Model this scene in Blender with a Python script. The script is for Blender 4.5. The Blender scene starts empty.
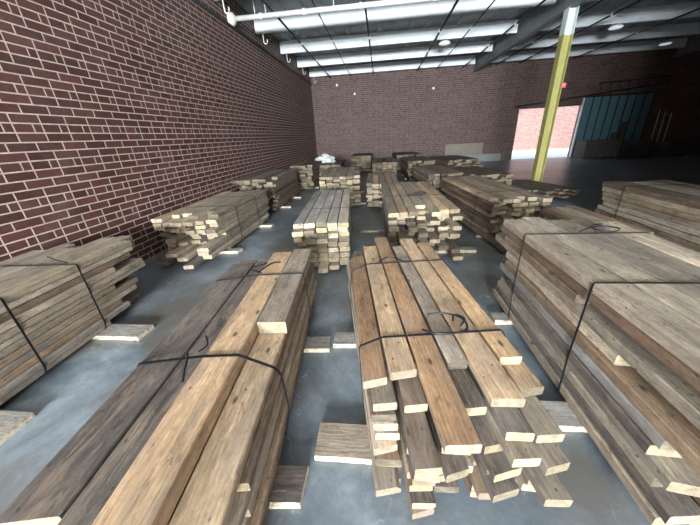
import bpy, bmesh, math, random
from mathutils import Vector, Matrix, noise
sc = bpy.context.scene
COL = sc.collection
R = math.radians

# ------------------------------------------------------------------ materials
def newmat(name):
    m = bpy.data.materials.new(name); m.use_nodes = True
    nt = m.node_tree; nt.nodes.clear()
    out = nt.nodes.new('ShaderNodeOutputMaterial'); b = nt.nodes.new('ShaderNodeBsdfPrincipled')
    nt.links.new(b.outputs[0], out.inputs[0])
    return m, nt, b
class NT:
    def __init__(s, nt): s.nt = nt
    def n(s, t, **k):
        x = s.nt.nodes.new(t)
        for a, v in k.items(): setattr(x, a, v)
        return x
    def put(s, inp, v):
        if hasattr(v, 'links') or isinstance(v, bpy.types.NodeSocket): s.nt.links.new(v, inp)
        else: inp.default_value = v
    def math(s, op, a, b=0.0, c=0.0, clamp=False):
        x = s.n('ShaderNodeMath', operation=op, use_clamp=clamp)
        s.put(x.inputs[0], a); s.put(x.inputs[1], b); s.put(x.inputs[2], c); return x.outputs[0]
    def mul(s, v, w):
        x = s.n('ShaderNodeVectorMath', operation='MULTIPLY'); s.put(x.inputs[0], v); x.inputs[1].default_value = w; return x.outputs[0]
    def noise(s, v, scale=1, detail=4, rough=.6, dist=0):
        x = s.n('ShaderNodeTexNoise'); s.put(x.inputs['Vector'], v); x.inputs['Scale'].default_value = scale
        x.inputs['Detail'].default_value = detail; x.inputs['Roughness'].default_value = rough; x.inputs['Distortion'].default_value = dist
        return x.outputs['Fac']
    def ramp(s, v, pts):
        x = s.n('ShaderNodeValToRGB'); s.put(x.inputs[0], v); e = x.color_ramp.elements
        while len(e) < len(pts): e.new(.5)
        for i, (p, c) in enumerate(pts):
            e[i].position = p; e[i].color = (c, c, c, 1) if isinstance(c, (int, float)) else (*c, 1)
        return x.outputs[0]
    def mix(s, f, a, b, mode='MIX'):
        x = s.n('ShaderNodeMix', data_type='RGBA', blend_type=mode)
        s.put(x.inputs[0], f); s.put(x.inputs[6], a if not isinstance(a, tuple) else (*a, 1)); s.put(x.inputs[7], b if not isinstance(b, tuple) else (*b, 1))
        return x.outputs[2]
    def bump(s, h, strength, dist, bsdf):
        x = s.n('ShaderNodeBump'); s.put(x.inputs['Height'], h); x.inputs['Strength'].default_value = strength
        x.inputs['Distance'].default_value = dist; s.nt.links.new(x.outputs[0], bsdf.inputs['Normal'])

def mat_wood(name, end=False):
    m, nt, b = newmat(name); N = NT(nt)
    wc = N.n('ShaderNodeAttribute', attribute_name='wc').outputs['Vector']
    tint = N.n('ShaderNodeAttribute', attribute_name='tint').outputs['Color']
    if not end:
        blot = N.noise(N.mul(wc, (5, 1.1, 5)), detail=5, rough=.65)
        grain = N.noise(N.mul(wc, (48, 2.6, 48)), detail=7, rough=.75, dist=1.2)
        fine = N.noise(N.mul(wc, (220, 9, 220)), detail=3)
        rings = N.n('ShaderNodeTexWave', wave_type='BANDS', bands_direction='X')
        N.put(rings.inputs['Vector'], N.mul(wc, (14, .55, 14))); rings.inputs['Scale'].default_value = 1.0
        rings.inputs['Distortion'].default_value = 6; rings.inputs['Detail'].default_value = 2; rings.inputs['Detail Scale'].default_value = .6
        g = N.math('ADD', N.math('MULTIPLY', grain, .75), N.math('MULTIPLY', fine, .25))
        shade = N.ramp(g, [(.29, .40), (.44, .85), (.58, 1.12), (.70, 1.5)])
        rg = N.ramp(rings.outputs['Fac'], [(0, .88), (.5, 1.0), (1, 1.06)])
        bl = N.ramp(blot, [(.28, .42), (.42, .80), (.55, 1.08), (.70, 1.5)])
        mot = N.noise(N.mul(wc, (26, 10, 26)), detail=6, rough=.8, dist=.8)
        bl = N.mix(1, bl, N.ramp(mot, [(.32, .62), (.5, 1.0), (.66, 1.32)]), 'MULTIPLY')
        c = N.mix(1, tint, shade, 'MULTIPLY'); c = N.mix(1, c, rg, 'MULTIPLY'); c = N.mix(1, c, bl, 'MULTIPLY')
        warm = N.ramp(N.noise(N.mul(wc, (10, 2.4, 10)), detail=7, rough=.78, dist=1.0), [(.50, 0), (.62, .62)])
        c = N.mix(warm, c, N.mix(.5, tint, (.36, .25, .165)))
        stn = N.ramp(N.noise(N.mul(wc, (16, 5, 16)), detail=6, rough=.75, dist=1.5), [(.56, 0), (.66, .72)])
        c = N.mix(stn, c, N.mix(1, c, (.30, .28, .27), 'MULTIPLY'))
        # weathered grey film in blotches
        film = N.ramp(N.noise(N.mul(wc, (9, 1.6, 9)), detail=6, rough=.7), [(.5, 0), (.68, .55)])
        c = N.mix(film, c, (.21, .185, .16))
        # knots, nail holes with streaks
        v = N.n('ShaderNodeTexVoronoi'); N.put(v.inputs['Vector'], N.mul(wc, (8, 3.6, 8))); v.inputs['Scale'].default_value = 1
        kn = N.ramp(v.outputs['Distance'], [(.05, .9), (.13, 0)])
        c = N.mix(kn, c, (.045, .028, .018))
        v2 = N.n('ShaderNodeTexVoronoi'); N.put(v2.inputs['Vector'], N.mul(wc, (24, 13, 24))); v2.inputs['Scale'].default_value = 1
        nh = N.math('MULTIPLY', N.ramp(v2.outputs['Distance'], [(.08, .95), (.14, 0)]), N.ramp(N.noise(N.mul(wc, (6, 3, 6)), detail=2), [(.47, 0), (.55, 1)]))
        c = N.mix(nh, c, (.03, .022, .018))
        # torn bright fibres
        sp = N.ramp(N.noise(N.mul(wc, (120, 5, 120)), detail=5, rough=.75), [(.60, 0), (.70, .6)])
        c = N.mix(sp, c, (.60, .48, .35))
        N.bump(N.math('SUBTRACT', N.math('ADD', g, N.math('MULTIPLY', blot, .3)), N.math('MULTIPLY', kn, .3)), .7, .006, b)
        b.inputs['Roughness'].default_value = .68
    else:
        a = N.noise(N.mul(wc, (28, 28, 28)), detail=5, rough=.7)
        st = N.noise(N.mul(wc, (11, 9, 16)), detail=4, rough=.7, dist=1)
        w = N.n('ShaderNodeTexWave', wave_type='RINGS', rings_direction='Y'); N.put(w.inputs['Vector'], N.mul(wc, (30, 30, 45)))
        w.inputs['Scale'].default_value = 1; w.inputs['Distortion'].default_value = 3
        pale = N.mix(1, N.mix(.25, (.66, .56, .40), tint), N.n('ShaderNodeAttribute', attribute_name='endv').outputs['Color'], 'MULTIPLY')
        c = N.mix(1, pale, N.ramp(a, [(.3, .5), (.5, .95), (.7, 1.2)]), 'MULTIPLY')
        c = N.mix(1, c, N.ramp(w.outputs['Fac'], [(0, .86), (1, 1.05)]), 'MULTIPLY')
        c = N.mix(N.ramp(st, [(.47, 0), (.62, .8)]), c, (.13, .095, .065))
        N.bump(a, .5, .004, b); b.inputs['Roughness'].default_value = .85
    N.put(b.inputs['Base Color'], c)
    return m

def mat_brick(name, dark, light, mortar):
    m, nt, b = newmat(name); N = NT(nt)
    uv = N.n('ShaderNodeUVMap', uv_map='UVMap').outputs[0]
    sp = N.n('ShaderNodeSeparateXYZ'); N.put(sp.inputs[0], uv); u, v = sp.outputs[0], sp.outputs[1]
    CH, L = .1016, .309
    vv = N.math('DIVIDE', N.math('SUBTRACT', v, 2.099 - CH / 2 - CH * 80), CH)
    row = N.math('FLOOR', vv); fv = N.math('FRACT', vv)
    r4 = N.math('MODULO', N.math('ADD', row, .01), 4.0)
    r4 = N.math('FLOOR', r4)
    hdr = N.math('LESS_THAN', r4, .5)
    is2 = N.math('COMPARE', r4, 2.0, .3)
    off = N.math('ADD', .1667, N.math('MULTIPLY', is2, .5))
    uu = N.math('SUBTRACT', N.math('DIVIDE', N.math('SUBTRACT', u, .003), L), off)
    fu = N.math('FRACT', uu); iu = N.math('FLOOR', uu)
    # distance to vertical joints, metres
    d1 = N.math('MULTIPLY', N.math('MINIMUM', fu, N.math('SUBTRACT', 1, fu)), L)
    d2 = N.math('MULTIPLY', N.math('ABSOLUTE', N.math('SUBTRACT', fu, .6667)), L)
    d2 = N.math('ADD', d2, N.math('MULTIPLY', N.math('SUBTRACT', 1, hdr), 9))
    dj = N.math('MINIMUM', d1, d2)
    dv = N.math('MULTIPLY', N.math('MINIMUM', fv, N.math('SUBTRACT', 1, fv)), CH)
    geo = N.n('ShaderNodeNewGeometry').outputs['Position']
    wob = N.math('MULTIPLY', N.math('SUBTRACT', N.noise(geo, 26, 3), .5), .006)
    d = N.math('ADD', N.math('MINIMUM', dj, dv), wob)
    brick = N.ramp(N.math('DIVIDE', d, .016), [(.38, 0), (.55, 1)])
    comb = N.n('ShaderNodeCombineXYZ'); N.put(comb.inputs[0], N.math('ADD', iu, N.math('MULTIPLY', N.math('MULTIPLY', hdr, N.math('GREATER_THAN', fu, .6667)), .5))); N.put(comb.inputs[1], row)
    wn = N.n('ShaderNodeTexWhiteNoise', noise_dimensions='2D'); N.put(wn.inputs['Vector'], comb.outputs[0])
    bc = N.mix(N.ramp(wn.outputs['Value'], [(0, 0), (1, 1)]), dark, light)
    bc = N.mix(1, bc, N.ramp(N.noise(geo, 55, 4), [(.3, .72), (.7, 1.25)]), 'MULTIPLY')
    eff = N.ramp(N.noise(N.mul(geo, (1, 1, 1.6)), 1.1, 5, .7), [(.52, 0), (.75, .28)])
    bc = N.mix(eff, bc, (.20, .15, .14))
    mc = N.mix(1, mortar, N.ramp(N.noise(geo, 9, 4), [(.3, .72), (.7, 1.1)]), 'MULTIPLY')
    N.put(b.inputs['Base Color'], N.mix(brick, mc, bc))
    N.put(b.inputs['Roughness'], .7)
    N.bump(N.math('ADD', brick, N.math('MULTIPLY', N.noise(geo, 60, 3), .3)), .6, .006, b)
    return m

def mat_simple(name, col, rough=.6, metal=0, var=.15, scale=8, bump=0, emis=None, estr=0, alpha=1, trans=0):
    m, nt, b = newmat(name); N = NT(nt)
    geo = N.n('ShaderNodeTexCoord').outputs['Object']
    nz = N.noise(geo, scale, 5, .65)
    c = N.mix(1, (col[0], col[1], col[2]), N.ramp(nz, [(.3, 1 - var), (.7, 1 + var)]), 'MULTIPLY')
    N.put(b.inputs['Base Color'], c)
    b.inputs['Roughness'].default_value = rough; b.inputs['Metallic'].default_value = metal
    if trans: b.inputs['Transmission Weight'].default_value = trans
    if bump: N.bump(nz, bump, .01, b)
    if emis: b.inputs['Emission Color'].default_value = (*emis, 1); b.inputs['Emission Strength'].default_value = estr
    return m

def mat_floor():
    m, nt, b = newmat('polished_concrete'); N = NT(nt)
    g = N.n('ShaderNodeNewGeometry').outputs['Position']
    big = N.noise(g, .8, 6, .65, .6); mid = N.noise(g, 3.2, 6, .7, .4); fine = N.noise(g, 24, 5, .7)
    c = N.ramp(big, [(.34, (.075, .092, .106)), (.5, (.135, .162, .185)), (.64, (.245, .285, .315))])
    c = N.mix(1, c, N.ramp(mid, [(.3, .74), (.7, 1.25)]), 'MULTIPLY')
    c = N.mix(1, c, N.ramp(fine, [(.3, .88), (.7, 1.1)]), 'MULTIPLY')
    br = N.ramp(N.noise(N.mul(g, (1, .7, 1)), 1.0, 3, .5, .3), [(.48, 0), (.60, .65)])
    c = N.mix(br, c, (.105, .088, .065))
    ln = N.ramp(N.math('ABSOLUTE', N.math('SUBTRACT', N.noise(N.mul(g, (2.2, 1.2, 1)), 1, 3, .5, 1.2), .5)), [(0, .5), (.006, 0)])
    scr = N.math('MULTIPLY', ln, N.ramp(N.noise(g, 2.1, 2), [(.5, 0), (.62, 1)]))
    c = N.mix(scr, c, (.42, .46, .48))
    scuff = N.ramp(N.noise(N.mul(g, (5, 2, 1)), 1, 8, .85, 1.0), [(.56, 0), (.68, .40)])
    c = N.mix(scuff, c, (.30, .34, .37))
    N.put(b.inputs['Base Color'], c)
    N.put(b.inputs['Roughness'], N.ramp(big, [(.3, .30), (.7, .38)]))
    b.inputs['Specular IOR Level'].default_value = .55
    return m

M = {}
M['wood'] = mat_wood('weathered_timber'); M['end'] = mat_wood('sawn_end_grain', True)
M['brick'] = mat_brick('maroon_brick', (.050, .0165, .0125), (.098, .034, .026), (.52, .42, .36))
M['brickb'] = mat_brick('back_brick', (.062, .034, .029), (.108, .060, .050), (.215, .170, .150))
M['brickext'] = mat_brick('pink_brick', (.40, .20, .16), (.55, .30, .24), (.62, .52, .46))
M['floor'] = mat_floor()
M['white'] = mat_simple('purlin_paint', (.84, .90, .92), .5, 0, .06, 3)
M['deck'] = mat_simple('roof_deck', (.32, .35, .35), .6, .2, .2, 2)
M['pipe'] = mat_simple('pipe_paint', (.66, .66, .62), .4, .1, .15, 6)
M['dark'] = mat_simple('dark_steel', (.03, .032, .034), .5, .5, .2, 10)
M['girder'] = mat_simple('girder_paint', (.17, .19, .20), .6, .1, .2, 4)
M['yellow'] = mat_simple('column_yellow', (.34, .315, .105), .45, 0, .12, 5)
M['colwhite'] = mat_simple('column_white', (.55, .60, .60), .5, 0, .12, 5)
M['strap'] = mat_simple('strap_steel', (.018, .018, .022), .38, .6, .2, 20)
M['panel'] = mat_simple('beige_board', (.20, .175, .14), .7, 0, .1, 3)
M['sheet'] = mat_simple('grey_sheet', (.19, .21, .20), .6, 0, .1, 3)
M['blue'] = mat_simple('blue_door_skin', (.09, .19, .22), .45, 0, .15, 2)
M['bag'] = mat_simple('white_plastic', (.50, .52, .52), .4, 0, .05, 6)
M['black'] = mat_simple('black_cloth', (.015, .015, .017), .8, 0, .2, 6)
M['red'] = mat_simple('red_cloth', (.16, .015, .02), .8, 0, .2, 6)
M['exit'] = mat_simple('exit_red', (.7, .02, .03), .4, 0, .02, 6, emis=(1, .06, .1), estr=1.6)
M['exitw'] = mat_simple('exit_letters', (.9, .6, .6), .4, 0, .02, 6, emis=(1, .5, .5), estr=1.5)
M['lamp'] = mat_simple('lamp_glass', (.85, .88, .88), .3, 0, .02, 6, emis=(.85, .95, 1), estr=.5)
M['ground'] = mat_simple('yard_concrete', (.60, .60, .58), .8, 0, .08, 1.5)
M['card'] = mat_simple('dark_crate', (.05, .045, .038), .8, 0, .3, 4)

# ------------------------------------------------------------------ helpers
def link(name, me, mats, parent=None, loc=None, rot=None):
    o = bpy.data.objects.new(name, me); COL.objects.link(o)
    for m in mats: me.materials.append(m)
    if loc is not None: o.location = loc
    if rot is not None: o.rotation_euler = rot
    if parent: o.parent = parent
    return o
def tag(o, label=None, cat=None, group=None, kind=None):
    if label: o['label'] = label
    if cat: o['category'] = cat
    if group: o['group'] = group
    if kind: o['kind'] = kind
    return o
def empty(name, loc=(0, 0, 0), rz=0):
    o = bpy.data.objects.new(name, None); COL.objects.link(o); o.location = loc; o.rotation_euler = (0, 0, rz); o.empty_display_size = .2
    return o
def mesh_from(bm, name='m'):
    me = bpy.data.meshes.new(name); bm.to_mesh(me); bm.free(); return me
def add_box(bm, lo, hi, rz=0, piv=None):
    vs = [bm.verts.new((x, y, z)) for x in (lo[0], hi[0]) for y in (lo[1], hi[1]) for z in (lo[2], hi[2])]
    for f in ((0, 1, 3, 2), (4, 6, 7, 5), (0, 4, 5, 1), (2, 3, 7, 6), (0, 2, 6, 4), (1, 5, 7, 3)): bm.faces.new([vs[i] for i in f])
    return vs
def boxobj(name, lo, hi, mat, parent=None, bevel=0):
    bm = bmesh.new(); add_box(bm, lo, hi)
    if bevel: bmesh.ops.bevel(bm, geom=bm.edges[:], offset=bevel, segments=2, affect='EDGES', profile=.5)
    return link(name, mesh_from(bm), [mat], parent)
def add_tube(bm, pts, r, n=10, cap=True):
    pts = [Vector(p) for p in pts]; rings = []
    for i, p in enumerate(pts):
        d = (pts[min(i + 1, len(pts) - 1)] - pts[max(i - 1, 0)]).normalized()
        a = Vector((0, 0, 1)) if abs(d.z) < .9 else Vector((1, 0, 0))
        x = d.cross(a).normalized(); y = x.cross(d).normalized()
        rr = r[i] if isinstance(r, (list, tuple)) else r
        rings.append([bm.verts.new(p + x * rr * math.cos(6.28318 * k / n) + y * rr * math.sin(6.28318 * k / n)) for k in range(n)])
    for a, b in zip(rings, rings[1:]):
        for k in range(n):
            f = bm.faces.new((a[k], a[(k + 1) % n], b[(k + 1) % n], b[k])); f.smooth = True
    if cap:
        bm.faces.new(rings[0]); bm.faces.new(rings[-1][::-1])
def tubeobj(name, pts, r, mat, parent=None, n=10):
    bm = bmesh.new(); add_tube(bm, pts, r, n); bmesh.ops.recalc_face_normals(bm, faces=bm.faces[:])
    return link(name, mesh_from(bm), [mat], parent)
def uvbox(name, lo, hi, mat, kind='structure'):
    bm = bmesh.new(); add_box(bm, lo, hi); bmesh.ops.recalc_face_normals(bm, faces=bm.faces[:])
    uv = bm.loops.layers.uv.new('UVMap')
    for f in bm.faces:
        nx = abs(f.normal.x) > .5; nz = abs(f.normal.z) > .5
        for l in f.loops:
            c = l.vert.co; l[uv].uv = (c.x, c.y) if nz else ((c.y, c.z) if nx else (c.x, c.z))
    o = link(name, mesh_from(bm), [mat]); tag(o, kind=kind); return o

# ------------------------------------------------------------------ room shell
YB, XR, YF, ZD = 19.4, 24.0, -13.0, 5.47
DX0, DX1, DZ = 7.95, 11.25, 2.74
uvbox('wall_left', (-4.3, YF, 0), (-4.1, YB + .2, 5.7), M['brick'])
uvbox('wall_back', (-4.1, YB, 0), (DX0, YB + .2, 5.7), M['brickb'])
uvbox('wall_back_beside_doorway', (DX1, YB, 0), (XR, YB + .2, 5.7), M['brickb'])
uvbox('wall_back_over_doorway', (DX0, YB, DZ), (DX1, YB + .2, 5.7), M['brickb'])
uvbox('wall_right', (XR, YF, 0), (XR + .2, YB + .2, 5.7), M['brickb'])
OX0, OX1, OB, OZ = -3.7, 2.6, 1.9, 3.8
uvbox('wall_front', (-4.1, YF - .2, 0), (OX0, YF, 5.7), M['brickb'])
uvbox('wall_front_far_side', (OX1, YF - .2, 0), (XR, YF, 5.7), M['brickb'])
uvbox('wall_front_under_windows', (OX0, YF - .2, 0), (OX1, YF, OB), M['brickb'])
uvbox('wall_front_over_windows', (OX0, YF - .2, OZ), (OX1, YF, 5.7), M['brickb'])
uvbox('wall_added_light_block', (3.4, YF, 0), (3.6, -.4, 5.7), M['brickb'])  # unseen wall added to keep the window light off the right bay
fl = boxobj('floor', (-4.3, YF - .2, -.15), (XR + .2, YB + .2, 0), M['floor']); tag(fl, kind='structure')
# roof deck, corrugated along Y
bm = bmesh.new(); prof = []; x = -4.3
while x < XR + .3:
    prof += [(x, 0), (x + .16, 0), (x + .20, .06), (x + .56, .06)]; x += .60
va = [bm.verts.new((px, YF - .2, ZD + pz)) for px, pz in prof]; vb = [bm.verts.new((px, YB + .2, ZD + pz)) for px, pz in prof]
for i in range(len(prof) - 1): bm.faces.new((va[i], va[i + 1], vb[i + 1], vb[i]))
dk = link('ceiling', mesh_from(bm), [M['deck']]); tag(dk, kind='structure')
rb = boxobj('ceiling_roofing', (-4.4, YF - .3, ZD + .07), (XR + .3, YB + .3, ZD + .22), M['deck']); tag(rb, kind='structure')

# outside: yard and neighbouring wall behind the doorway
g = boxobj('yard_outside', (-12, YB + .2, -.25), (60, 60, -.03), M['ground']); tag(g, kind='structure')
g = boxobj('yard_before_dock', (-30, -40, -.25), (40, YF - .2, -.03), M['ground']); tag(g, kind='structure')
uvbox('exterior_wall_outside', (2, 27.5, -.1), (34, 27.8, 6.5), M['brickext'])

# ------------------------------------------------------------------ steel frame
GX = 5.2
def purlin(x0, x1, y, z0, h, label):
    bm = bmesh.new()
    add_box(bm, (x0, y - .006, z0), (x1, y + .006, z0 + h))
    add_box(bm, (x0, y + .006, z0), (x1, y + .10, z0 + .012))
    add_box(bm, (x0, y + .006, z0 + h - .012), (x1, y + .10, z0 + h))
    add_box(bm, (x0, y + .088, z0 + .012), (x1, y + .10, z0 + .035))
    o = link('roof_purlin', mesh_from(bm), [M['white']]); tag(o, label, 'roof beam', 'painted purlins under the roof'); return o
rows = [6.0, 8.6, 11.2, 13.8, 16.4, 19.0]
ordn = ['farthest', 'second farthest', 'third from the back wall', 'fourth from the back wall', 'fifth from the back wall', 'nearest']
for k, y in enumerate(reversed(rows)):
    w = {0: 'against the back wall', 1: 'second from the back wall', 2: 'third from the back wall', 3: 'fourth from the back wall', 4: 'fifth from the back wall', 5: 'sixth from the back wall'}[k]
    purlin(-4.05, GX - .1, y, 5.05, .40, 'bright painted roof purlin left of the yellow column, ' + w)
    purlin(GX + .1, XR, y, 5.05, .40, 'shaded roof purlin right of the yellow column, ' + w)
def Ibeam(bm, y0, y1, x, z0, z1, fw, tf, tw):
    add_box(bm, (x - fw / 2, y0, z0), (x + fw / 2, y1, z0 + tf)); add_box(bm, (x - fw / 2, y0, z1 - tf), (x + fw / 2, y1, z1)); add_box(bm, (x - tw / 2, y0, z0 + tf), (x + tw / 2, y1, z1 - tf))
bm = bmesh.new(); Ibeam(bm, YF, YB, GX, 4.72, 5.45, .22, .02, .014)
tag(link('roof_girder', mesh_from(bm), [M['girder']]), 'deep dark steel girder over the yellow column running to the back wall', 'girder')
bm = bmesh.new(); Ibeam(bm, YF, YB, 15.2, 4.72, 5.45, .22, .02, .014)
tag(link('roof_girder', mesh_from(bm), [M['girder']]), 'dim steel girder over the dark right-hand bay', 'girder')
# column: H section, yellow with white head
def Hcol(bm, x, y, z0, z1, s=.25, t=.018):
    add_box(bm, (x - s / 2, y - s / 2, z0), (x - s / 2 + t, y + s / 2, z1)); add_box(bm, (x + s / 2 - t, y - s / 2, z0), (x + s / 2, y + s / 2, z1))
    add_box(bm, (x - s / 2 + t, y - t / 2, z0), (x + s / 2 - t, y + t / 2, z1))
ce = empty('steel_column', (GX, 10.45, 0)); tag(ce, 'tall yellow steel column standing among the far lumber piles', 'column')
bm = bmesh.new(); Hcol(bm, 0, 0, .02, 4.1); link('shaft', mesh_from(bm), [M['yellow']], ce)
bm = bmesh.new(); Hcol(bm, 0, 0, 4.1, 4.70); tag(link('column_head', mesh_from(bm), [M['colwhite']], ce), 'unpainted pale upper end')
boxobj('base_plate', (-.2, -.2, 0), (.2, .2, .02), M['dark'], ce)

# sprinkler main and branches
PY, PZ = 9.45, 4.90
pe = empty('sprinkler_main', (0, PY, PZ)); tag(pe, 'thick pale sprinkler pipe crossing under the near purlins from the left wall', 'pipe')
tubeobj('pipe', [(-3.98, 0, 0), (5.0, 0, 0)], .062, M['pipe'], pe, 20)
tubeobj('end_flange', [(-4.09, 0, 0), (-4.06, 0, 0), (-3.98, 0, 0), (-3.90, 0, 0)], [.15, .155, .155, .07], M['pipe'], pe, 20)
for x in (-3.2, -2.0, -.5, 1.4, 3.2):
    tubeobj('coupling', [(x - .04, 0, 0), (x + .04, 0, 0)], .078, M['pipe'], pe, 20)
for x in (-3.35, -3.05, -1.2, .9): tubeobj('hanger_rod', [(x, 0, .06), (x, 0, .56)], .012, M['pipe'], pe, 6)
for x, r, z, w, yn in ((-2.87, .030, 4.99, 'first from the left wall', 6), (-1.7, .018, 4.99, 'second from the left wall', 6), (-.39, .028, 4.99, 'third from the left wall', 6),
                       (2.07, .036, 4.99, 'fourth from the left wall', 6), (3.1, .020, 4.99, 'fifth from the left wall', 6), (4.55, .030, 4.99, 'just left of the girder', 6),
                       (6.3, .028, 4.99, 'just right of the girder', 8), (7.5, .03, 4.99, 'second right of the girder', 8), (10.2, .03, 4.99, 'in the dark right bay', 8)):
    be = empty('hanging_branch_pipe', (x, 0, z)); tag(be, 'thin dark pipe running to the back wall under the purlins, ' + w, 'pipe', 'thin pipes under the purlins')
    tubeobj('pipe', [(0, yn, 0), (0, YB - .1, 0)], r, M['dark'], be, 8)
    for y in (12.5, 15.1, 17.7): tubeobj('joint_fitting', [(0, y - .04, 0), (0, y + .04, 0)], r + .018, M['pipe'], be, 8)
for k, y in enumerate((8.6, 11.2, 13.8, 16.4, 19.0)):
    pts = [(-3.80, y - .02, 5.05), (-3.80, y - .02, 4.86)] + [(-3.80 + .06 - .06 * math.cos(a), y - .02, 4.80 - .06 * math.sin(a)) for a in [i * math.pi / 8 for i in range(0, 9)]] + [(-3.68, y - .02, 4.86)]
    o = tubeobj('hanging_pipe_hook', pts, .014, M['pipe'], None, 8)
    tag(o, 'small pale hook under the left purlin end, %s from the back wall' % ['fifth', 'fourth', 'third', 'second', 'first'][k], 'hook', 'hooks along the left wall')
tag(tubeobj('wall_conduit', [(-4.03, 6, 4.72), (-4.03, YB - .1, 4.72)], .035, M['dark'], None, 8), 'dark conduit running along the top of the left wall', 'pipe')
for (x, z, w) in ((-2.52, 4.55, 'near the left corner'), (-1.5, 4.05, 'left of the middle'), (3.0, 4.05, 'right of the middle')):
    e = empty('wall_bulb', (x, YB - .02, z)); tag(e, 'tiny white bulb high on the back brick wall, ' + w, 'lamp', 'bulbs on the back wall')
    tubeobj('bracket', [(0, 0, 0), (0, -.15, .02)], .02, M['dark'], e, 6)
    bm = bmesh.new(); bmesh.ops.create_uvsphere(bm, u_segments=12, v_segments=8, radius=.06, matrix=Matrix.Translation((0, -.2, .02))); link('bulb', mesh_from(bm), [M['lamp']], e)
for (x, y, w) in ((8.7, 14.1, 'right of the column, nearer'), (13.2, 17.6, 'far right near the back wall'), (2.55, 14.2, 'between the bright left purlins')):
    e = empty('pendant_lamp', (x, y, 5.0)); tag(e, 'round white bay lamp, ' + w, 'lamp', 'bay lamps')
    tubeobj('lamp_shade', [(0, 0, .14), (0, 0, .10), (0, 0, .0)], [.06, .14, .24], M['pipe'], e, 20)
    tubeobj('lens', [(0, 0, .0), (0, 0, -.03), (0, 0, -.05)], [.22, .19, .08], M['lamp'], e, 20)
    tubeobj('stem', [(0, 0, .14), (0, 0, .46)], .015, M['dark'], e, 6)

# ------------------------------------------------------------------ doorway and its sliding door
de = empty('sliding_door', (12.9, YB - .12, 0)); tag(de, 'wide blue-green sliding door with dark upright bars beside the bright doorway', 'door')
for i in range(8):
    x0 = -1.62 + i * .43
    boxobj('door_sheet', (x0 + .02, -.015, .03), (x0 + .43, .015, 3.1), M['blue'], de)
    boxobj('upright_bar', (x0 - .02, -.05, .02), (x0 + .02, .02, 3.15), M['dark'], de)
boxobj('upright_bar', (1.82, -.05, .02), (1.86, .02, 3.15), M['dark'], de)
boxobj('edge_strip', (-1.72, -.06, .02), (-1.64, .02, 3.1), M['pipe'], de)
boxobj('cross_bar', (-1.7, -.06, 3.1), (1.9, .03, 3.18), M['dark'], de)
te = empty('door_track', (0, YB - .24, 0)); tag(te, 'black overhead rail carrying the blue sliding door', 'door rail')
tubeobj('rail', [(7.6, 0, 2.86), (15.1, 0, 3.55)], .04, M['dark'], te, 8)
tubeobj('upper_rail', [(11.8, 0, 3.75), (15.3, 0, 3.85)], .035, M['dark'], te, 8)
for i in range(8): tubeobj('rail_bracket', [(11.9 + i * .45, 0, 3.2 + i * .045), (11.9 + i * .45, 0, 3.78)], .016, M['dark'], te, 6)
ex = empty('exit_sign', (9.95, YB - .01, 3.78)); tag(ex, 'small glowing red exit sign on the brick above the doorway', 'sign')
boxobj('sign_box', (-.19, -.06, -.11), (.19, 0, .11), M['exit'], ex)
cu = bpy.data.curves.new('exit_text', 'FONT'); cu.body = 'EXIT'; cu.size = .17; cu.extrude = .002; cu.align_x = 'CENTER'; cu.align_y = 'CENTER'
tmp = bpy.data.objects.new('tmp', cu); COL.objects.link(tmp); bpy.context.view_layer.update()
tme = bpy.data.meshes.new_from_object(tmp); COL.objects.unlink(tmp); bpy.data.objects.remove(tmp)
t = bpy.data.objects.new('sign_letters', tme); COL.objects.link(t); t.parent = ex; t.location = (0, -.063, 0); t.rotation_euler = (R(90), 0, 0); tme.materials.clear(); tme.materials.append(M['exitw'])

# ------------------------------------------------------------------ planks
rnd = random.Random(11)
def mkplank_geom(w, L, th, rng, seg=None, rough=1.0):
    """octagonal section, wandering edges; returns verts, faces, end-face flags"""
    seg = seg or max(3, int(L / .3)); vs = []; fs = []; ends = []
    ch = [rng.uniform(.003, .007) for _ in range(4)]
    ph = [rng.uniform(0, 50) for _ in range(4)]
    chip = [(rng.uniform(-L / 2, L / 2), rng.uniform(.05, .15), rng.uniform(.006, .018), rng.randrange(4)) for _ in range(rng.randrange(0, 4))]
    skew = rng.uniform(-.012, .012)
    for i in range(seg + 1):
        y = -L / 2 + L * i / seg
        if 0 < i < seg: y += rng.uniform(-.06, .06) * L / seg * 2
        dl = (noise.noise(Vector((y * 2.3, ph[0], 0)))) * .005 * rough; dr = noise.noise(Vector((y * 2.3, ph[1], 3))) * .005 * rough
        ex = [0] * 4
        for (cy, cw, cd, cc) in chip:
            if abs(y - cy) < cw: ex[cc] = cd
        x0, x1, z0, z1 = -w / 2 + abs(dl), w / 2 - abs(dr), 0, th
        c = [ch[k] + min(ex[k], th * .4) for k in range(4)]
        sec = [(x0 + c[0], z0), (x1 - c[1], z0), (x1, z0 + c[1]), (x1, z1 - c[2]), (x1 - c[2], z1), (x0 + c[3], z1), (x0, z1 - c[3]), (x0, z0 + c[0])]
        for (x, z) in sec:
            yy = y + (skew * x / w * 2 if i in (0, seg) else 0)
            vs.append((x, yy, z))
    for i in range(seg):
        for k in range(8):
            a = i * 8 + k; b = i * 8 + (k + 1) % 8
            fs.append((a, a + 8, b + 8, b)); ends.append(0)
    fs.append(tuple(range(8))); ends.append(1)
    fs.append(tuple(range(seg * 8 + 7, seg * 8 - 1, -1))); ends.append(1)
    return vs, fs, ends
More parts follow.
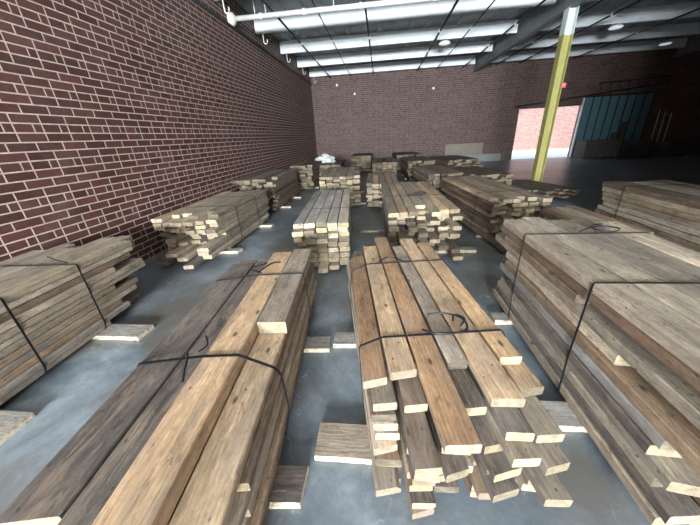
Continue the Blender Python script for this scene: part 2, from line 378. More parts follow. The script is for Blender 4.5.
def fill_attrs(me, wcs, tints, ends, endv=None):
    endv = endv or [(1, 1, 1)] * len(wcs)
    a = me.attributes.new('endv', 'FLOAT_COLOR', 'POINT'); a.data.foreach_set('color', [x for v in endv for x in (*v, 1)])
    a = me.attributes.new('wc', 'FLOAT_VECTOR', 'POINT'); a.data.foreach_set('vector', [x for v in wcs for x in v])
    a = me.attributes.new('tint', 'FLOAT_COLOR', 'POINT'); a.data.foreach_set('color', [x for v in tints for x in (*v, 1)])
    me.polygons.foreach_set('material_index', ends)
REST = dict(v=[], f=[], e=[], wc=[], t=[])
ALL = []      # (key, spec) for every plank, near first
TONES = {     # base colour, words
    'tan': ((.46, .325, .20), 'tan'), 'orange': ((.42, .28, .155), 'orange-brown'), 'rust': ((.27, .165, .09), 'rusty-brown'),
    'grey': ((.20, .175, .150), 'grey'), 'dark': ((.085, .072, .062), 'charcoal'), 'brown': ((.21, .145, .09), 'brown'),
    'pale': ((.44, .37, .28), 'pale'), 'greybrown': ((.28, .23, .175), 'grey-brown'), 'silver': ((.33, .315, .29), 'silvery'),
    'umber': ((.12, .080, .052), 'umber'), 'olive': ((.32, .265, .19), 'olive-tan'),
}
LAYW = ['top layer', 'second layer down', 'third layer down', 'fourth layer down', 'fifth layer down', 'sixth layer down', 'seventh layer down',
        'eighth layer down', 'ninth layer down', 'tenth layer down', 'eleventh layer down', 'twelfth layer down', 'thirteenth layer down', 'fourteenth layer down']
def colw(c, n):
    if c == 0: return 'leftmost'
    if c == n - 1: return 'rightmost'
    if c == 1: return 'second from left'
    if c == n - 2: return 'second from right'
    return {2: 'third', 3: 'fourth', 4: 'fifth', 5: 'sixth'}[c] + ' from left'
STACKS = {}
def stack(key, phrase, o, th, ztop, zb, lays, cols, s0, s1, tones, jn=.10, jf=.10, over=None, top=None, thick0=None, sideshift=.01, skip=()):
    """o origin, th heading (deg, ccw), cols list of (t0,t1), over {(layer,col): dict}"""
    rng = random.Random(hash_(key)); over = over or {}; pl = []
    t0 = thick0 or (ztop - zb) / lays
    t = (ztop - t0 - zb) / (lays - 1) if lays > 1 else t0
    for l in range(lays):
        z1 = ztop if l == 0 else ztop - t0 - (l - 1) * t
        tk = t0 if l == 0 else t
        cc = top if (l == 0 and top) else cols
        sh = rng.uniform(-sideshift, sideshift) if l else 0
        if not (l == 0 and top) and key != 'C':   # boards of a course differ in width
            cc = list(cc)
            for i in range(len(cc) - 1):
                if abs(cc[i][1] - cc[i + 1][0]) < .012:
                    dv = rng.uniform(-.1, .1) * (cc[i][1] - cc[i][0]); cc[i] = (cc[i][0], cc[i][1] + dv); cc[i + 1] = (cc[i + 1][0] + dv, cc[i + 1][1])
        for c, (a, b) in enumerate(cc):
            ov = over.get((l, c), {})
            if ov is None or (l, c) in skip: continue
            g = rng.uniform(.004, .009)
            ja = rng.uniform(0, .022) if (c == 0 and l) else 0; jb = rng.uniform(0, .022) if (c == len(cc) - 1 and l) else 0
            jw = 0 if (l == 0 and top) else rng.uniform(0, .008)
            rs0, rs1 = rng.uniform(-jn, jn), rng.uniform(-jf, jf)
            tone = rng.choice(tones[min(l, len(tones) - 1)]); br = rng.uniform(.78, 1.22) * (.6 if key in 'PQSTUVWX' else .85 if key in 'FGJKO' else 1); seed = rng.uniform(0, 90)  # dimmer light on the far piles is painted into their wood colour
            rot = rng.uniform(-.06, .06)
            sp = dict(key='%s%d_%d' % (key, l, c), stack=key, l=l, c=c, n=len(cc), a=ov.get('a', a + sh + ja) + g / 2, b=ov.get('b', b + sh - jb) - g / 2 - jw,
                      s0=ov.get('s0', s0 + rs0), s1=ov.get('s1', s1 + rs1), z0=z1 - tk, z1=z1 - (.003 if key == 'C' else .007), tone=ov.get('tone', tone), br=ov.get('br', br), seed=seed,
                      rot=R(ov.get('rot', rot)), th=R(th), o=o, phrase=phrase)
            if 'z' in ov: sp['z0'] += ov['z']; sp['z1'] += ov['z']
            pl.append(sp); ALL.append(sp)
            if 's2' in ov:   # a second piece farther along in the same course
                q = dict(sp); q['key'] += 'x'; q['s0'] = ov['s2']; q['s1'] = ov['s3']; q['seed'] += 7; q['tone'] = ov.get('tone2', tone); q['far'] = True
                pl.append(q); ALL.append(q)
    STACKS[key] = dict(pl=pl, o=o, th=R(th), ztop=ztop, zb=zb, phrase=phrase, lo=min(p['a'] for p in pl), hi=max(p['b'] for p in pl))
def hash_(k): return sum(ord(ch) * 31 ** i for i, ch in enumerate(k)) + 5
def split(t0, t1, n): w = (t1 - t0) / n; return [(t0 + i * w, t0 + (i + 1) * w) for i in range(n)]

# A: nearest stack left of centre
topA = [(-1.29, -1.055), (-1.05, -.905), (-.90, -.69), (-.69, -.49)]
colsA = [(-1.28, -1.09), (-1.085, -.90), (-.895, -.71), (-.70, -.505)]
ovA = {(0, 0): dict(s0=.52, s1=2.66, tone='dark', z=-.045, br=1.15), (0, 1): dict(s0=.28, s1=2.70, tone='dark', z=-.045, br=1.3),
       (0, 2): dict(s0=.22, s1=2.83, tone='tan', br=1.0), (0, 3): dict(s0=1.56, s1=2.90, tone='greybrown', br=1.0),
       (1, 3): dict(s0=.30, s1=2.80, a=-.705, b=-.50, tone='tan', br=.95, rot=0), (2, 3): dict(s0=.68, b=-.47), (3, 3): dict(s0=.30, b=-.48), (4, 3): dict(s0=.64, b=-.475), (5, 3): dict(b=-.50), (6, 3): dict(b=-.465)}
stack('A', 'nearest stack left of centre', (0, 0), 5.3, .73, .05, 11, colsA, .45, 2.85, [['dark'], ['tan', 'greybrown'], ['greybrown', 'umber', 'brown', 'olive']], .12, .08, ovA, topA, .10)
for k in (0, 1):   # the dark pair is thinner than the pair beside it, rest it on the course below
    p = [q for q in ALL if q['key'] == 'A0_%d' % k][0]; p['z0'] = .63; p['z1'] = .685
# C: nearest stack right of centre
topC = [(.18, .325), (.33, .48), (.49, .605), (.61, .76), (.77, .895)]
colsC = [(.09, .225), (.235, .36), (.375, .515), (.56, .70), (.77, .905)]
ovC = {(0, 0): dict(s0=1.09, s1=2.90, tone='tan', rot=0, br=.88), (0, 1): dict(s0=.70, s1=3.17, tone='rust', rot=0, br=1.15), (0, 2): dict(s0=1.13, s1=2.85, tone='greybrown', rot=0, br=1.1),
       (0, 3): dict(s0=.89, s1=3.06, tone='tan', rot=0, br=1.05), (0, 4): dict(s0=1.14, s1=2.90, tone='orange', rot=0, br=1.1),
       (1, 0): dict(a=.04, b=.178, s0=1.10, s1=2.75, tone='rust', rot=0, br=.8), (1, 1): dict(a=.19, b=.33, s0=1.2, tone='umber'), (1, 2): dict(a=.49, b=.605, s0=.90, tone='dark', rot=0),
       (1, 3): dict(a=.62, b=.745, s0=.77, tone='dark', br=1.4, rot=0), (1, 4): dict(a=.805, b=.935, s0=.985, tone='tan', rot=0, br=.8),
       (2, 0): dict(a=.08, b=.21, s0=1.0, tone='greybrown', br=.6), (2, 1): dict(s0=.98, tone='umber'), (2, 2): dict(s0=.95, tone='umber'), (2, 3): dict(s0=.70, a=.615, b=.74, tone='greybrown', br=.7), (2, 4): dict(s0=.79, tone='greybrown', br=.8, rot=0),
       (3, 0): dict(s0=.98, tone='umber'), (3, 1): dict(s0=.72, a=.225, b=.345, tone='umber', rot=0), (3, 2): dict(s0=.80, tone='dark'), (3, 3): dict(s0=.80, tone='dark'), (3, 4): dict(s0=.70, tone='greybrown', br=.65, rot=0),
       (4, 0): dict(s0=.97, tone='umber'), (4, 2): dict(s0=.73, a=.36, b=.48, tone='dark'), (4, 3): dict(s0=.72, tone='dark'), (4, 4): dict(s0=.86),
       (5, 0): dict(s0=.96), (5, 1): dict(s0=.76), (6, 3): dict(s0=.70, tone='dark', br=1.2), (6, 4): dict(s0=.66, tone='greybrown', br=.75), (7, 0): dict(s0=.90), (9, 0): dict(s0=.83)}
for l in range(3, 12):
    d = ovC.setdefault((l, 0), {}); d.setdefault('s0', .93); d['rot'] = 2.3 + .5 * ((l * 7) % 3 - 1); d['a'] = .035; d['b'] = .175; d['tone'] = ['pale', 'greybrown', 'pale', 'umber'][l % 4]
stack('C', 'nearest stack right of centre', (0, 0), 7.5, .72, .048, 12, colsC, .84, 3.0, [['tan'], ['umber', 'greybrown', 'dark'], ['umber', 'dark', 'brown', 'greybrown']], .08, .12, ovC, topC)
# B: against the left wall, front
ovB = {(0, 5): dict(s0=-.3, s1=2.95, tone='olive'), (0, 4): dict(s1=3.15, s0=-.2, tone='greybrown'), (0, 3): dict(s1=3.1, s0=-.3), (0, 2): dict(s1=2.75), (1, 5): dict(s1=2.95, tone='pale'), (2, 5): dict(s1=2.90, tone='brown', br=.75), (3, 5): dict(s1=2.62), (4, 5): dict(s1=3.02), (5, 5): dict(s1=3.06), (6, 5): dict(s1=2.55),
       (7, 5): dict(s1=2.86), (8, 5): dict(s1=2.80), (9, 5): dict(s1=2.55), (10, 5): dict(s1=2.62), (11, 5): dict(s1=2.32), (12, 5): dict(s1=2.2)}
stack('B', 'front stack against left wall', (-2.86, 0), 2.5, .82, .05, 12, split(-1.0, 0, 6), -.2, 2.85, [['greybrown', 'olive'], ['pale', 'greybrown', 'olive'], ['greybrown', 'olive', 'grey', 'brown']], .15, .16, ovB)
# E: big near stack on the right
ovE = {(0, 0): dict(s0=-.2, s1=3.05), (0, 1): dict(s0=.2, s1=3.12), (0, 2): dict(s0=-.1, s1=3.0), (0, 3): dict(s0=.3, s1=3.0), (0, 4): dict(s0=-.1, s1=2.9), (1, 0): dict(s0=.2, s1=3.12, tone='umber', br=1.4), (2, 0): dict(s0=1.75, s1=2.95, tone='brown'), (3, 0): dict(s0=.3, s1=3.25, tone='pale', br=.8),
       (4, 0): dict(s0=1.35, s1=2.9, tone='pale'), (5, 0): dict(s0=.5, s1=2.85, tone='brown'), (6, 0): dict(s0=.98, s1=2.95, tone='silver'), (7, 0): dict(s0=1.0, s1=2.7, tone='dark', br=1.3), (8, 0): dict(s0=.88, s1=2.9, tone='pale', br=.75),
       (9, 0): dict(s0=.95, s1=2.97, tone='greybrown'), (10, 0): dict(s0=.84, s1=3.0, tone='dark', br=1.5), (11, 0): dict(s0=.87, s1=3.05, tone='greybrown')}
stack('E', 'big near stack on the right', (1.25, 0), -.5, .95, .05, 12, split(0, .98, 5), .85, 2.95, [['pale', 'greybrown', 'pale'], ['umber', 'brown', 'greybrown'], ['greybrown', 'brown', 'umber'], ['greybrown', 'silver', 'dark', 'pale', 'umber', 'brown']], .13, .14, ovE, sideshift=.025)
# D
ovD = {(0, c): dict(rot=0) for c in range(5)}
stack('D', 'second-row stack left of centre', (-.45, 3.85), 5.0, .73, .05, 9, split(-.80, 0, 5), .02, 2.75, [['silver', 'silver', 'pale'], ['greybrown', 'pale', 'silver']], .05, .05,
      {(1, 0): dict(s0=-.12), (2, 0): dict(s0=-.15), (1, 1): dict(s0=-.1), (4, 0): dict(s0=.12, tone='umber'), (5, 0): dict(s0=.2, tone='umber'), (4, 1): dict(s0=.15, tone='umber'), (5, 1): dict(s0=.1), (8, 2): dict(s0=-.22), (8, 3): dict(s0=-.12)})
# I
stack('I', 'middle stack along left wall', (-2.72, 4.0), 1.0, .74, .05, 10, split(-1.08, 0, 6), .42, 2.75, [['olive', 'greybrown'], ['olive', 'pale', 'greybrown', 'grey']], .22, .16,
      {(8, 3): dict(s0=-.1), (9, 4): dict(s0=-.25), (7, 2): dict(s0=-.1), (6, 5): dict(s0=-.05), (7, 5): dict(s0=-.05), (8, 5): dict(s0=-.02), (0, 5): dict(s0=.45), (0, 4): dict(s0=.7), (9, 1): dict(s0=-.1)})
# H
stack('H', 'second-row stack right of centre', (.10, 4.3), 2.0, .74, .05, 10, split(0, 1.1, 7), .12, 2.85, [['olive', 'tan', 'greybrown'], ['tan', 'greybrown', 'umber'], ['greybrown', 'umber', 'grey', 'olive']], .26, .15,
      {(0, 6): dict(s0=.05), (0, 3): dict(s0=.4), (8, 6): dict(s0=-.2), (9, 6): dict(s0=-.32), (3, 6): dict(s0=-.15)})
# G
stack('G', 'brown stack behind big right one', (1.88, 4.6), 6.0, .75, .05, 10, split(0, .90, 6), .32, 3.1, [['tan', 'brown', 'greybrown'], ['brown', 'umber', 'tan', 'greybrown']], .18, .15, {(9, 0): dict(s0=-.25, a=-.05, b=.2, tone='brown'), (9, 1): dict(a=.21)})
# F
stack('F', 'yellowish stack at the right edge', (4.30, 3.4), -1, .76, .05, 8, split(0, 1.1, 6), .0, 2.75, [['olive', 'umber'], ['olive', 'pale', 'greybrown', 'umber', 'brown']], .1, .1)
# R
stack('R', 'half-hidden stack behind big right one', (2.50, 3.30), 2, .70, .05, 9, split(0, .48, 3), .0, 1.2, [['greybrown', 'brown'], ['brown', 'umber', 'greybrown']], .08, .12)
# J K L M O and far rows
stack('J', 'third stack along left wall', (-2.86, 7.4), 1, .90, .05, 10, split(-1.14, 0, 6), .3, 2.8, [['greybrown', 'umber'], ['umber', 'brown', 'greybrown', 'olive']], .3, .15)
stack('K', 'fourth stack along left wall', (-2.55, 10.9), 0, .92, .05, 9, split(-.85, 0, 4), .0, 2.5, [['umber', 'brown'], ['umber', 'brown', 'olive']], .15, .15)
stack('L', 'third-row stack left of centre', (-.55, 7.75), 4, .85, .05, 10, split(-1.12, 0, 6), .15, 2.8, [['olive', 'greybrown'], ['greybrown', 'umber', 'olive']], .2, .15)
stack('M', 'grey narrow stack behind centre', (-.38, 7.45), 1, .68, .05, 9, split(0, .85, 5), .1, 2.5, [['greybrown', 'tan'], ['silver', 'grey', 'umber']], .18, .15)
stack('O', 'third-row stack right of centre', (1.35, 8.4), 4, .72, .05, 9, split(0, 1.0, 6), .1, 2.6, [['brown', 'greybrown'], ['umber', 'olive', 'brown']], .15, .15)
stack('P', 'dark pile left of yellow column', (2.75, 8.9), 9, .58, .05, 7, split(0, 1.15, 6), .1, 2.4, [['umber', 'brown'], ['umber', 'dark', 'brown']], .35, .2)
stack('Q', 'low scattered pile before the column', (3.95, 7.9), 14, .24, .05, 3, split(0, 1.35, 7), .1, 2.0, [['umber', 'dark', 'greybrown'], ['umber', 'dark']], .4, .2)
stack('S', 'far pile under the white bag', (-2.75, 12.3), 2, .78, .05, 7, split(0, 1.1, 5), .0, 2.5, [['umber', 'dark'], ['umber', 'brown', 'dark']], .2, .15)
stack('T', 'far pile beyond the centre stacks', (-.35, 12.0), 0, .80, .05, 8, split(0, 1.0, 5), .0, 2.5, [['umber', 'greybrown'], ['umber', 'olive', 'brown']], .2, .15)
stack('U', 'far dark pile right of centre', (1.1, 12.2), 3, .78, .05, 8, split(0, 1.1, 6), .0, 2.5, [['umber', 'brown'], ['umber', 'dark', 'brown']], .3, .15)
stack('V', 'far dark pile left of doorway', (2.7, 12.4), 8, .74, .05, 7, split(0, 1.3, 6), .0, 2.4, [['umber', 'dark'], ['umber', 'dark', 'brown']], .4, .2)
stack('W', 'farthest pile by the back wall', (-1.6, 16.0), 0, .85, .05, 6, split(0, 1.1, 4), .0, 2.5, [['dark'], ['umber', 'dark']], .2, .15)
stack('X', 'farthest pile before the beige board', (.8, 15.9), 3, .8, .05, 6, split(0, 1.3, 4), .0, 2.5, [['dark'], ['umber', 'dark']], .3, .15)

KEEP = set('''A0_0 A0_1 A0_2 A0_3 A10_3 A1_0 A1_2 A1_3 A2_2 A2_3 A3_3 A4_3 A5_3 A6_3 B0_0 B0_1 B0_2 B0_3 B0_4 B0_5 B10_5 B11_4 B11_5 B1_5 B2_5 B3_5 B4_5 B5_5 B6_5 B7_5 B8_5 B9_5 C0_0 C0_1 C0_2 C0_3 C0_4 C10_1 C10_3 C11_0 C11_1 C11_2 C11_3 C1_0 C1_2 C1_3 C1_4 C2_0 C2_1 C2_3 C2_4 C3_0 C3_1 C3_2 C3_3 C3_4 C4_0 C4_2 C4_3 C5_0 C5_1 C5_2 C5_3 C6_0 C6_1 C6_3 C6_4 C7_0 C7_1 C7_4 C8_0 C8_1 C8_4 C9_0 C9_1 C9_3 D0_0 D0_1 D0_2 D0_3 D0_4 D1_0 D1_1 D1_2 D1_3 D1_4 D2_0 D2_1 D2_2 D2_3 D2_4 D3_1 D3_2 D3_4 D4_2 D4_3 D4_4 D5_1 D5_2 D5_3 D5_4 D6_1 D6_2 D6_3 D6_4 D7_2 D7_3 D7_4 D8_2 D8_3 D8_4 E0_0 E0_1 E0_2 E0_3 E0_4 E10_0 E10_1 E11_0 E1_0 E2_0 E3_0 E4_0 E5_0 E6_0 E7_0 E8_0 E9_0 F0_0 F0_1 F0_2 F0_3 F0_4 F0_5 F1_0 F2_0 F3_0 F4_0 F5_0 F6_0 F7_0 G0_0 G0_1 G0_2 G0_3 G0_4 G0_5 G1_0 G1_2 G1_3 G1_4 G1_5 G2_0 G2_2 G2_3 G3_0 G3_2 G4_0 G4_1 G4_4 G4_5 G5_0 G6_0 G7_0 G8_0 G9_0 H0_0 H0_1 H0_2 H0_3 H0_4 H0_5 H0_6 H1_3 H1_6 H2_0 H2_3 H2_4 H3_0 H3_2 H3_3 H3_6 H4_2 H4_5 H5_0 H5_3 H5_4 H5_5 H5_6 H6_0 H6_1 H6_3 H6_4 H7_0 H7_2 H7_3 H8_5 H8_6 H9_4 H9_6 I0_0 I0_1 I0_2 I0_3 I0_4 I0_5 I1_0 I1_1 I1_2 I1_3 I1_4 I1_5 I2_0 I2_4 I2_5 I3_1 I3_3 I3_4 I3_5 I4_0 I4_5 I5_1 I5_3 I5_5 I6_1 I6_2 I6_3 I6_5 I7_2 I7_5 I8_3 I8_5 I9_1 I9_4 I9_5 J0_0 J0_1 J0_2 J0_3 J0_4 J0_5 J1_5 J2_2 J2_5 J3_5 J4_5 J5_5 J6_5 J7_5 J8_5 J9_5 K0_2 K0_3 K4_3 L0_0 L0_1 L0_2 L0_3 L0_4 L0_5 M0_0 M0_1 M0_2 M0_3 M0_4 O0_0 O0_1 O0_2 O0_3 O0_4 O0_5 O1_0 O2_0 P0_0 P0_1 P0_2 P0_3 P0_4 P0_5 Q0_1 Q0_2 Q0_3 Q0_4 Q0_5 Q0_6 Q1_5 Q2_4 R0_0 R0_1 R0_2 R1_0 S0_4 U0_0 V0_0 V0_1 V0_3 V0_4 V1_0 V2_0 X0_0'''.split())
# the three hundred planks that show largest; the rest is one lumber mass
def wcoord(sp, v): return (v[0] + sp['seed'], v[1] + sp['seed'] * 1.7, v[2] + sp['seed'] * .6)
nb = 0
for sp in ALL:
    w, L, tk = sp['b'] - sp['a'], sp['s1'] - sp['s0'], sp['z1'] - sp['z0']
    rng = random.Random(hash_(sp['key']))
    vs, fs, ends = mkplank_geom(w, L, tk, rng)
    ca, sa = math.cos(sp['th']), math.sin(sp['th'])
    tc, s_c = (sp['a'] + sp['b']) / 2, (sp['s0'] + sp['s1']) / 2
    x = sp['o'][0] + tc * ca - s_c * sa; y = sp['o'][1] + tc * sa + s_c * ca
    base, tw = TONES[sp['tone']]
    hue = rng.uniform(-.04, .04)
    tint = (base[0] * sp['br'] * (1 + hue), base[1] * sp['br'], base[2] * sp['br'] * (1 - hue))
    q = rng.random(); e0 = {'D': .85, 'A': .62, 'C': .56, 'H': .8, 'I': .8, 'E': .56, 'B': .65, 'L': .7, 'M': .8, 'G': .75, 'F': .9}.get(sp['stack'], .42)  # far piles' ends get a darker colour in place of weaker light
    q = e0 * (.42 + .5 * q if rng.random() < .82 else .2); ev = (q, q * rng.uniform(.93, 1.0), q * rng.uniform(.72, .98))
    wcs = [wcoord(sp, v) for v in vs]; rz = sp['th'] + sp['rot']
    if KEEP is None or sp['key'] in KEEP:
        me = bpy.data.meshes.new('plank'); me.from_pydata(vs, [], fs); me.update()
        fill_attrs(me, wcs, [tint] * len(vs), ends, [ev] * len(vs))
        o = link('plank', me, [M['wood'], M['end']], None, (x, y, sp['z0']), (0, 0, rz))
        cw = colw(sp['c'], sp['n']) + (', farther piece' if sp.get('far') else '')
        tag(o, '%s plank, %s, %s, %s' % (tw, LAYW[sp['l']], cw, sp['phrase']), 'plank', 'planks in the ' + sp['phrase'])
        nb += 1
    else:
        mt = Matrix.Translation((x, y, sp['z0'])) @ Matrix.Rotation(rz, 4, 'Z'); b0 = len(REST['v'])
        REST['v'] += [tuple(mt @ Vector(v)) for v in vs]; REST['f'] += [tuple(i + b0 for i in f) for f in fs]
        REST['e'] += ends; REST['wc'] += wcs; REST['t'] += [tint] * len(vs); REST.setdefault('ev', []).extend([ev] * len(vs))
print('individual planks', nb, 'of', len(ALL))
if REST['v']:
    me = bpy.data.meshes.new('distant_planks'); me.from_pydata(REST['v'], [], REST['f']); me.update()
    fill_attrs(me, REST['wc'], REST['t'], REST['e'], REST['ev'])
    tag(link('stacked_lumber', me, [M['wood'], M['end']]), 'remaining weathered planks of the distant piles and inside the stacks', 'lumber', kind='stuff')

# ------------------------------------------------------------------ bearers under the stacks
def bearer(x0, x1, y0, y1, label, rz=0, h=.048, tone='pale', br=.8):
    rng = random.Random(int(abs(x0 * 977 + y0 * 131) * 10)); L = x1 - x0; w = y1 - y0
    vs, fs, ends = mkplank_geom(w, L, h, rng, 3, .4)
    me = bpy.data.meshes.new('bearer'); me.from_pydata(vs, [], fs); me.update(); s = rng.uniform(0, 60)
    base = TONES[tone][0]
    # the cut long side facing the camera is as pale as the ends
    e2 = list(ends)
    fill_attrs(me, [(v[0] + s, v[1] + s, v[2]) for v in vs], [tuple(c * br for c in base)] * len(vs), e2)
    me.update()
    for p in me.polygons:
        if p.normal.x < -.7 or p.normal.x > .7: p.material_index = 1
    o = link('timber_bearer', me, [M['wood'], M['end']], None, ((x0 + x1) / 2, (y0 + y1) / 2, 0), (0, 0, R(90 + rz)))
    return tag(o, label, 'timber block', 'bearers under the stacks')
def brs(st, items):
    for i, (x0, x1, y0, y1, rz, tone) in enumerate(items):
        bearer(x0, x1, y0, y1, 'flat timber bearer on floor, %s under %s' % (['near one', 'far one'][i], STACKS[st]['phrase']), rz, tone=tone)
brs('A', [(-1.35, -.44, .78, .98, 5, 'dark'), (-1.5, -.49, 2.00, 2.18, 3, 'silver')])
brs('C', [(-.42, .95, 1.07, 1.30, 0, 'greybrown'), (-.46, .72, 2.11, 2.30, 2, 'silver')])
brs('B', [(-4.02, -2.62, 1.02, 1.25, 0, 'silver'), (-4.02, -2.50, 2.12, 2.34, 0, 'silver')])
brs('E', [(1.10, 2.32, 1.36, 1.56, 0, 'silver'), (1.14, 2.30, 2.50, 2.66, 0, 'silver')])
brs('D', [(-1.28, -.40, 4.15, 4.32, 0, 'pale'), (-1.6, -.6, 5.9, 6.05, 0, 'pale')])
brs('H', [(.0, 1.52, 4.42, 4.58, 0, 'silver'), (-.42, 1.15, 5.56, 5.72, 0, 'silver')])
brs('I', [(-3.9, -2.55, 4.5, 4.66, 0, 'silver'), (-3.9, -2.50, 6.1, 6.26, 0, 'silver')])
brs('G', [(1.75, 2.75, 5.15, 5.3, 0, 'brown'), (1.45, 2.55, 6.9, 7.05, 0, 'brown')])
brs('F', [(4.25, 5.45, 4.0, 4.15, 0, 'umber'), (4.25, 5.45, 5.5, 5.65, 0, 'umber')])
brs('R', [(2.48, 3.05, 3.5, 3.62, 0, 'umber'), (2.45, 3.02, 4.2, 4.32, 0, 'umber')])
brs('J', [(-3.95, -2.62, 8.0, 8.15, 0, 'silver'), (-3.95, -2.68, 9.4, 9.55, 0, 'silver')])
brs('K', [(-3.4, -2.45, 11.3, 11.45, 0, 'silver'), (-3.4, -2.5, 12.7, 12.85, 0, 'brown')])
brs('L', [(-1.75, -.45, 8.2, 8.35, 0, 'silver'), (-1.8, -.6, 10.0, 10.15, 0, 'brown')])
brs('M', [(-.36, .45, 7.9, 8.05, 0, 'silver'), (-.4, .4, 9.3, 9.45, 0, 'brown')])
for st, (x0, x1, ya, yb_) in dict(O=(1.2, 2.25, 8.9, 10.4), P=(2.5, 3.8, 9.3, 10.8), Q=(3.75, 5.0, 8.5, 9.5), S=(-2.75, -1.7, 12.9, 14.2), T=(-.35, .6, 12.6, 14.0), U=(1.0, 2.1, 12.8, 14.2), V=(2.5, 3.8, 12.9, 14.2), W=(-1.6, -.5, 16.5, 18), X=(.75, 2, 16.5, 18)).items():
    brs(st, [(x0, x1, ya, ya + .14, 0, 'brown'), (x0, x1, yb_, yb_ + .14, 0, 'brown')])

# ------------------------------------------------------------------ straps
def hull(pts):
    pts = sorted(set(pts))
    def half(ps):
        h = []
        for p in ps:
            while len(h) > 1 and (h[-1][0] - h[-2][0]) * (p[1] - h[-2][1]) - (h[-1][1] - h[-2][1]) * (p[0] - h[-2][0]) <= 0: h.pop()
            h.append(p)
        return h
    a, b = half(pts), half(pts[::-1]); return a[:-1] + b[:-1]
def strap(st, s, label, wid=.016, tail=None, slant=0):
    S = STACKS[st]; pts = []
    for p in S['pl']:
        if p['s0'] < s - .01 and p['s1'] > s + .01:
            sh = -math.tan(p['rot']) * (s - (p['s0'] + p['s1']) / 2)
            for t in (p['a'] + sh, p['b'] + sh):
                for z in (p['z0'], p['z1']): pts.append((round(t, 4), round(z, 4)))
    h = hull(pts); cx = sum(p[0] for p in h) / len(h); cz = sum(p[1] for p in h) / len(h)
    # push out a little, cut the corners
    path = []; n = len(h)
    for i in range(n):
        p, q = h[i], h[(i + 1) % n]; dx, dz = q[0] - p[0], q[1] - p[1]; L = math.hypot(dx, dz)
        if L < .004: continue
        nx, nz = dz / L, -dx / L; k = min(.006, L / 3)
        path += [(p[0] + nx * .004 + dx / L * k, p[1] + nz * .004 + dz / L * k), (q[0] + nx * .004 - dx / L * k, q[1] + nz * .004 - dz / L * k)]
    path = hull([(round(a, 5), round(b, 5)) for a, b in path]); n = len(path)
    bm = bmesh.new(); rings = []
    for i, (t, z) in enumerate(path):
        p0, p1 = path[i - 1], path[(i + 1) % n]; dx, dz = p1[0] - p0[0], p1[1] - p0[1]; L = math.hypot(dx, dz) or 1
        nx, nz = dz / L * .0025, -dx / L * .0025; so = s + slant * (t - cx)
        rings.append([bm.verts.new((t + nx, so - wid / 2, z + nz)), bm.verts.new((t + nx, so + wid / 2, z + nz)), bm.verts.new((t - nx, so + wid / 2, z - nz)), bm.verts.new((t - nx, so - wid / 2, z - nz))])
    for i in range(n):
        a, b = rings[i], rings[(i + 1) % n]
        for k in range(4): bm.faces.new((a[k], a[(k + 1) % 4], b[(k + 1) % 4], b[k]))
    bmesh.ops.recalc_face_normals(bm, faces=bm.faces[:])
    e = empty('lumber_strap', (S['o'][0], S['o'][1], 0), S['th']); tag(e, label, 'strap', 'black straps round the stacks')
    link('band', mesh_from(bm), [M['strap']], e)
    for tl in (tail or []):
        tubeobj('loose_end', catmull(tl), .006, M['strap'], e, 6)
    return e
def catmull(P, k=6):
    P = [Vector(p) for p in P]; out = []
    for i in range(len(P) - 1):
        a, b, c, d = P[max(i - 1, 0)], P[i], P[i + 1], P[min(i + 2, len(P) - 1)]
        for j in range(k):
            t = j / k; out.append(.5 * ((2 * b) + (-a + c) * t + (2 * a - 5 * b + 4 * c - d) * t * t + (-a + 3 * b - 3 * c + d) * t ** 3))
    return out + [P[-1]]
zt = .745
strap('A', 1.25, 'black strap with an upright hook over the nearest left-of-centre stack', .017, [[(-.985, 1.26, .742), (-.98, 1.25, .755), (-.955, 1.20, .75), (-.93, 1.12, .742), (-.905, 1.06, .737)], [(-.93, 1.27, .742), (-.90, 1.32, .75), (-.93, 1.38, .77)]])
strap('A', 2.28, 'far black strap on the nearest left-of-centre stack, tail curling', .014, [[(-.86, 2.28, zt), (-.98, 2.36, .76), (-.86, 2.46, .76)], [(-.90, 2.28, zt), (-.80, 2.42, .775), (-.74, 2.50, .75)]])
strap('C', 1.36, 'near black strap with a dark knot on the orange-topped stack', .013, [[(.43, 1.40, .73), (.52, 1.34, .735), (.68, 1.36, .735), (.70, 1.47, .74), (.60, 1.54, .74), (.50, 1.55, .73)], [(.66, 1.40, .735), (.70, 1.44, .76), (.66, 1.50, .75), (.63, 1.44, .75)]])
strap('C', 2.42, 'far black strap with wavy tail on the orange-topped stack', .012, [[(.30, 2.44, .73), (.38, 2.52, .735), (.46, 2.50, .735), (.52, 2.43, .735), (.60, 2.42, .735)]])
strap('E', 1.64, 'near black strap over the big right stack', .013)
strap('E', 2.55, 'far black strap with coiled ring on the big right stack', .012, [[(.45, 2.57, .96), (.60, 2.66, .965), (.72, 2.70, .965), (.80, 2.62, .965), (.70, 2.54, .965), (.60, 2.60, .965), (.64, 2.72, .965), (.75, 2.76, .965)]])
strap('B', 1.62, 'near black strap down the front left-wall stack', .015)
strap('B', 2.25, 'far black strap down the front left-wall stack', .014, [[(-.12, 2.27, .83), (-.3, 2.33, .84), (-.42, 2.37, .86)]])
strap('D', .9, 'near black strap over the pale-ended second-row stack', .012)
strap('D', 2.1, 'far black strap over the pale-ended second-row stack', .012)
strap('H', 1.2, 'thin black strap with loop on the second-row right stack', .012, [[(.45, 1.2, .75), (.55, 1.3, .755), (.68, 1.42, .755), (.80, 1.38, .755), (.78, 1.26, .755), (.62, 1.2, .755), (.5, 1.05, .755)]])
strap('I', 1.1, 'near black strap down the middle left-wall stack', .013)
strap('I', 2.05, 'far black strap down the middle left-wall stack', .013)
strap('G', .95, 'black strap round the brown stack behind the right one', .012)
strap('F', 2.25, 'black strap down the yellowish stack at the right edge', .013)
strap('J', 1.4, 'black strap round the third left-wall stack', .013)
